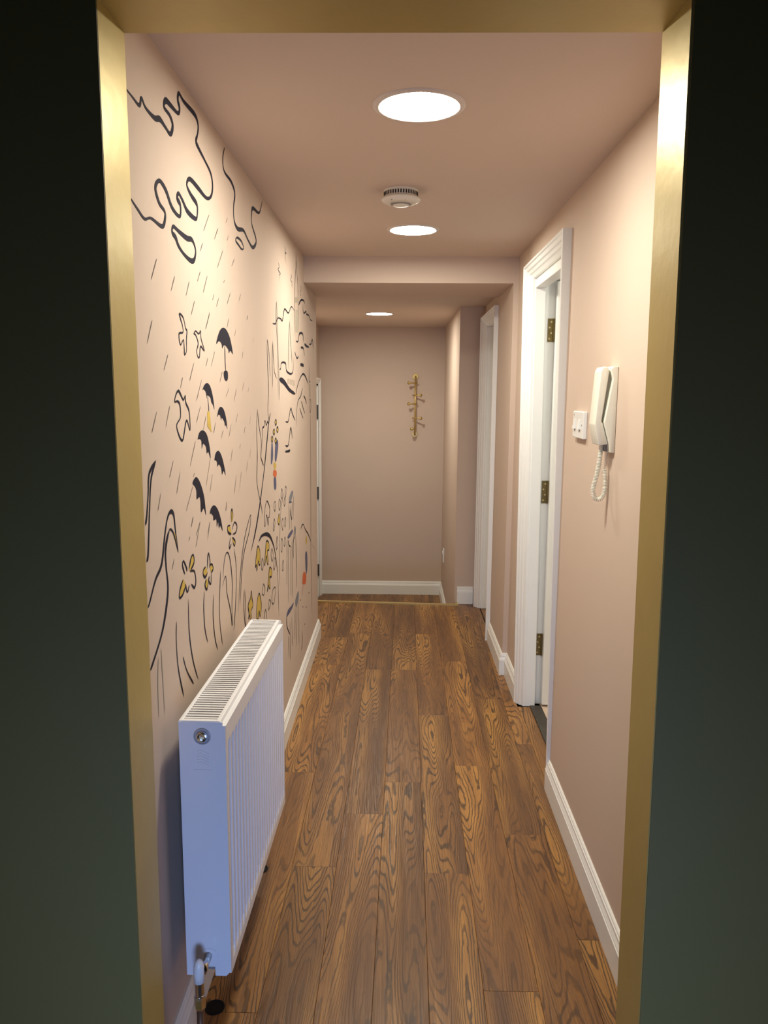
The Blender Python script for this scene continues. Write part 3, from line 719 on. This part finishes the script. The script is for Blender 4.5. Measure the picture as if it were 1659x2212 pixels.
# plants and grass of the near end
Mural().stroke('D', [(133,128),(80,235),(72,400),(60,580),(50,640)], .007).stroke('D', [(130,140),(95,280),(82,560),(72,870),(60,930)], .007).done('painted_leaf')
Mural().stroke('D', [(70,1300),(85,1255),(130,1080),(180,950),(205,720),(225,590),(250,535),(275,560),(290,690),(312,860)], .008).stroke('D', [(245,670),(225,740),(210,850),(215,970),(230,1150),(210,1350),(175,1530),(105,1755),(90,1790)], .0095).stroke('D', [(245,670),(275,710),(312,860)], .004).fill('D', [(272,700),(286,705),(311,850),(292,790)], 'yellow', sm=False).done('painted_leaf')
for P in ([(297,1410),(297,1590),(315,1800),(357,2008)], [(350,1690),(380,1800),(435,1907)], [(392,1228),(400,1500),(430,1720),(472,1873)], [(520,1165),(515,1300),(525,1470),(548,1578)], [(592,1190),(590,1370),(605,1540),(627,1635)], [(650,1005),(640,1250),(645,1430),(665,1592)], [(757,830),(775,1000),(770,1250),(755,1480)]):
    one('painted_grass_blade', 'D', P, .005)
for P in ([(665,1125),(690,1050),(700,1180),(730,1330),(742,1440),(740,1280),(742,1090),(725,920),(702,858),(680,920),(668,1060)], [(790,1335),(810,1000),(840,750),(888,562),(880,680),(830,900),(808,1200),(805,1280)], [(838,1150),(835,1300),(850,1480),(848,1300),(843,1160)]):
    one('painted_leaf', 'D', P, .005)
for P in ([(155,1700),(150,1900),(158,2180)], [(175,1620),(190,1880),(205,2150)]): one('painted_grass_blade', 'D', P, .004, 'inkpale')
FLW = [[([(365,1035),(345,960),(355,930),(378,985),(380,1010)], 0), ([(398,990),(415,900),(432,880),(437,940),(410,1000)], 1), ([(405,1010),(440,1010),(452,1090),(440,1140),(415,1110)], 0), ([(400,1120),(385,1175),(368,1110)], 0), ([(350,1075),(325,1160),(322,1220),(345,1200),(370,1130)], 1)],
 [([(545,990),(548,890),(555,870),(565,930),(562,980)], 0), ([(530,975),(512,1000),(512,1040),(528,1055),(545,1020)], 1), ([(565,960),(582,955),(590,990),(575,1020)], 1), ([(575,1020),(572,1110),(555,1085),(560,1050)], 0), ([(535,1070),(525,1120),(540,1155),(552,1100)], 1)],
 [([(735,615),(733,540),(740,518),(747,560),(743,610)], 1), ([(725,645),(705,655),(710,700),(735,715)], 1), ([(740,680),(760,620),(780,650),(770,700),(745,715)], 0), ([(730,740),(718,800),(722,825),(735,790)], 0), ([(742,740),(765,770),(760,808),(748,780)], 1)]]
for fl in FLW:
    mu = Mural()
    for P, y in fl:
        if y: mu.fill('D', P, 'yellow')
        mu.stroke('D', P, .006, closed=False)
    mu.done('painted_flower')
for P in ([(150,1080),(165,920),(178,865),(198,920),(200,1040),(190,1060),(180,1020),(168,1115),(160,1060)], [(245,1045),(255,930),(265,815),(290,830),(292,900),(275,920),(285,1040),(275,1045),(265,970),(250,1055)], [(275,1335),(285,1230),(298,1090),(320,1110),(318,1180),(298,1190),(305,1290),(295,1300),(290,1270)], [(80,1620),(85,1560),(75,1480),(100,1400),(108,1330),(115,1400),(125,1480),(105,1540),(108,1610),(98,1640),(92,1580)], [(165,1600),(170,1440),(190,1355),(210,1440),(212,1520),(200,1595),(190,1540),(180,1620)]):
    Mural().fill('E', P, 'yellow').stroke('E', P, .006, closed=True).done('painted_tulip')
one('painted_leaf', 'E', [(245,640),(250,480),(272,395),(300,470),(295,560),(285,570),(285,645),(268,540),(255,645)], .005, closed=True)
for P, y in (([(345,470),(347,415),(357,400),(362,430),(355,500)],0), ([(392,430),(402,375),(412,420),(403,490)],0), ([(418,340),(424,270),(434,310),(425,370)],0), ([(460,330),(463,245),(475,270),(466,350)],0), ([(448,420),(455,360),(465,400),(455,445)],0), ([(337,680),(345,585),(355,620),(345,700)],0), ([(385,610),(395,530),(405,580),(398,640)],1), ([(425,640),(432,580),(440,600),(437,700)],0), ([(455,640),(460,565),(468,600),(462,660)],0), ([(368,880),(375,765),(387,850),(372,895)],0), ([(418,900),(422,790),(435,820),(428,920)],0), ([(450,850),(455,770),(465,800),(457,860)],0), ([(432,1105),(437,1015),(444,1040),(440,1110)],0), ([(222,1350),(235,1260),(250,1300),(240,1370)],0), ([(287,1500),(295,1420),(310,1450),(292,1520)],0), ([(240,1630),(257,1520),(270,1630)],0), ([(215,1080),(222,990),(235,1040),(225,1110)],0), ([(315,960),(322,890),(338,960),(325,1020)],0), ([(340,1090),(348,990),(362,1010),(350,1100)],0), ([(322,1440),(332,1320),(360,1300),(345,1450)],0)):
    mu = Mural()
    if y: mu.fill('E', P, 'yellow')
    mu.stroke('E', P, .005, 'inkgrey' if not y else 'ink', closed=True).done('painted_bud')
# hill, trees and far houses
Mural().stroke('E', [(107,912),(150,720),(190,480),(230,180),(250,0),(268,-190),(290,-420),(308,-520)], .012).done('painted_hill')
Mural().stroke('C', [(300,1225),(340,1250),(390,1320),(440,1355)], .020).stroke('C', [(445,1355),(470,1250),(505,1180),(530,1200),(555,1265)], .009).done('painted_hill')
Mural().stroke('E', [(187,815),(215,760),(260,740),(300,760),(335,840),(360,950)], .013).stroke('E', [(350,900),(372,1050),(385,1200),(395,1600)], .006).done('painted_hill')
Mural().stroke('E', [(622,690),(635,650),(650,640),(670,690),(700,740),(730,820)], .007).stroke('E', [(740,855),(765,890)], .006).done('painted_hill')
one('painted_pole', 'E', [(405,1290),(405,800),(415,500),(445,310)], .005)
for SS in ([[(190,870),(195,1100),(205,1300),(198,1500),(210,1600)], [(190,870),(205,960),(215,1120),(220,1200)]], [[(240,885),(248,1050),(255,1150),(275,1220)], [(238,900),(236,1100),(240,1300)]], [[(105,1490),(98,1650),(105,1900),(100,2100),(112,2212),(140,2350),(150,2420)], [(105,1490),(120,1640),(140,1780),(135,1900),(150,1960),(160,1990)]], [[(140,1900),(150,1720),(150,1660),(165,1640),(172,1590),(185,1630),(195,1600),(205,1630)]]):
    mu = Mural()
    for P in SS: mu.stroke('C', P, .0055)
    mu.done('painted_tree')
for SS, fl in (([[(276,535),(270,680),(285,1000),(290,1410)], [(276,535),(290,1000),(303,1415)]], []), ([[(390,710),(382,900),(380,1140)], [(390,710),(400,900),(412,1090)]], []),
        ([[(448,110),(447,215),(435,450),(437,850)], [(450,215),(465,450),(468,800)]], [[(438,500),(462,500),(462,550),(438,550)], [(442,610),(466,610),(466,815),(442,810)], [(445,180),(452,180),(455,225),(444,225)]])):
    mu = Mural()
    for P in fl: mu.fill('C', P, 'inkpale', sm=False)
    for P in SS: mu.stroke('C', P, .006, 'inkgrey')
    mu.done('painted_spire')
for P, w_ in (([(240,730),(265,733),(285,685),(310,690),(327,705),(345,605),(380,640),(405,583),(432,620)], .007), ([(470,570),(490,527),(515,530),(525,560)], .009), ([(505,560),(515,640),(535,625),(540,650),(560,660),(575,700),(592,707)], .008),
          ([(300,1137),(312,1130),(318,1080),(355,1085),(365,1155),(415,1170),(428,1030)], .008), ([(445,885),(465,890),(478,820),(508,828),(512,900)], .009), ([(490,945),(512,952),(522,1020)], .010), ([(522,915),(545,935),(560,940)], .012), ([(565,915),(580,912),(592,875),(600,960)], .010), ([(485,1095),(500,1098),(515,1105)], .014), ([(435,980),(455,1040),(468,1020)], .008), ([(355,1598),(378,1597),(400,1485),(415,1530),(440,1590)], .008), ([(352,1810),(380,1805),(400,1655),(415,1750)], .009), ([(352,1865),(375,1862),(395,1855)], .012), ([(505,1300),(490,1370),(460,1440),(447,1650)], .007), ([(480,1480),(495,1530),(510,1570)], .008), ([(495,1420),(510,1480),(525,1530)], .008), ([(515,1370),(530,1400),(540,1440)], .008)):
    Mural().stroke('C', P, w_, per=4).done('painted_roof_line')
for x in (378, 396, 412, 428): one('painted_window', 'C', [(x-3,1228+(x-378)*.3),(x+3,1226+(x-378)*.3),(x+3,1256+(x-378)*.4),(x-3,1256+(x-378)*.4)], .006, 'inkpale', True)
Mural().fill('C', [(560,1262),(576,1265),(577,1385),(566,1380)], 'inkpale', sm=False).stroke('C', [(568,1110),(563,1230),(575,1250)], .006, 'inkgrey').stroke('C', [(572,1400),(565,1450),(573,1520),(580,1450)], .006, closed=True).stroke('C', [(574,1530),(576,1800),(577,2212)], .006, 'inkgrey').stroke('E', [(727,0),(728,900),(735,1200),(740,1600)], .007, 'inkgrey').done('painted_lamp_post')
mu = Mural()
for P in ([(500,420),(505,350),(530,290),(545,310),(520,400)], [(555,700),(562,650),(572,700),(560,760)], [(565,1440),(580,1370),(600,1330),(600,1420),(575,1500)]): mu.fill('E', P, 'inkwash')
for P in ([(485,770),(510,720),(540,690),(535,730),(500,785)], [(475,1590),(490,1530),(520,1490),(550,1450),(530,1520),(480,1600)], [(505,410),(528,395),(525,415)]): mu.fill('E', P, 'blue')
for P in ([(500,430),(505,700)], [(520,440),(525,700)], [(535,400),(530,590)], [(548,330),(545,600)], [(480,780),(478,1280)], [(495,850),(493,1450)], [(515,860),(520,1380)], [(530,780),(535,1400)], [(550,700),(545,1000)], [(565,660),(575,1100)], [(578,760),(578,1300)], [(510,1640),(515,2050)], [(495,1800),(500,2010)], [(530,1600),(535,1900)], [(565,1500),(560,1830)], [(585,1480),(575,1900)], [(600,1430),(605,1900)]):
    (a, bb), (e, f_) = P; mu.stroke('E', [(a, bb), ((a+e)/2+1, (bb+f_)/2), (e, f_)], .006, 'inkgrey')
for P in ([(490,800),(500,850),(515,870)], [(475,1600),(480,1700),(510,1780)], [(635,1740),(640,1850),(630,1945)], [(558,760),(540,850),(545,1000)], [(512,480),(518,540),(530,590)]): mu.stroke('E', P, .009)
mu.done('painted_fountain')
Mural().fill('E', [(640,1250),(645,1160),(660,1130),(680,1170),(675,1250),(655,1260)], 'orange').stroke('E', [(650,1250),(645,1310),(640,1370)], .006, 'orange').fill('E', [(670,940),(688,930),(692,1080),(680,1160),(671,1050)], 'blue').fill('E', [(672,800),(680,760),(688,800),(680,850)], 'yellow').done('painted_flower')
mu = Mural()
for P in ([(225,1960),(230,1800),(240,1790),(245,1900),(235,1970)], [(260,1930),(265,1800),(285,1760),(290,1830),(272,1950)], [(250,2100),(270,2100),(272,2190),(255,2195)]): mu.fill('C', P, 'blue')
mu.fill('C', [(245,2060),(250,2030),(275,2040),(272,2090),(248,2080)], 'orange').fill('C', [(246,1980),(258,1960),(274,1985),(260,2030)], 'yellow')
for x, y in ((268,1605), (252,1690), (283,1670), (235,1755), (268,1770)):
    P = [(x-8, y), (x, y-24), (x+8, y), (x, y+26)]; mu.fill('C', P, 'yellow').stroke('C', P, .006, closed=True)
mu.done('painted_bouquet')
for x, y in ((645,1495), (680,1498), (620,1425), (665,1675), (708,1350)): Mural().fill('E', [(x-4, y), (x, y-7), (x+4, y), (x, y+7)], 'ink').done('painted_dot')
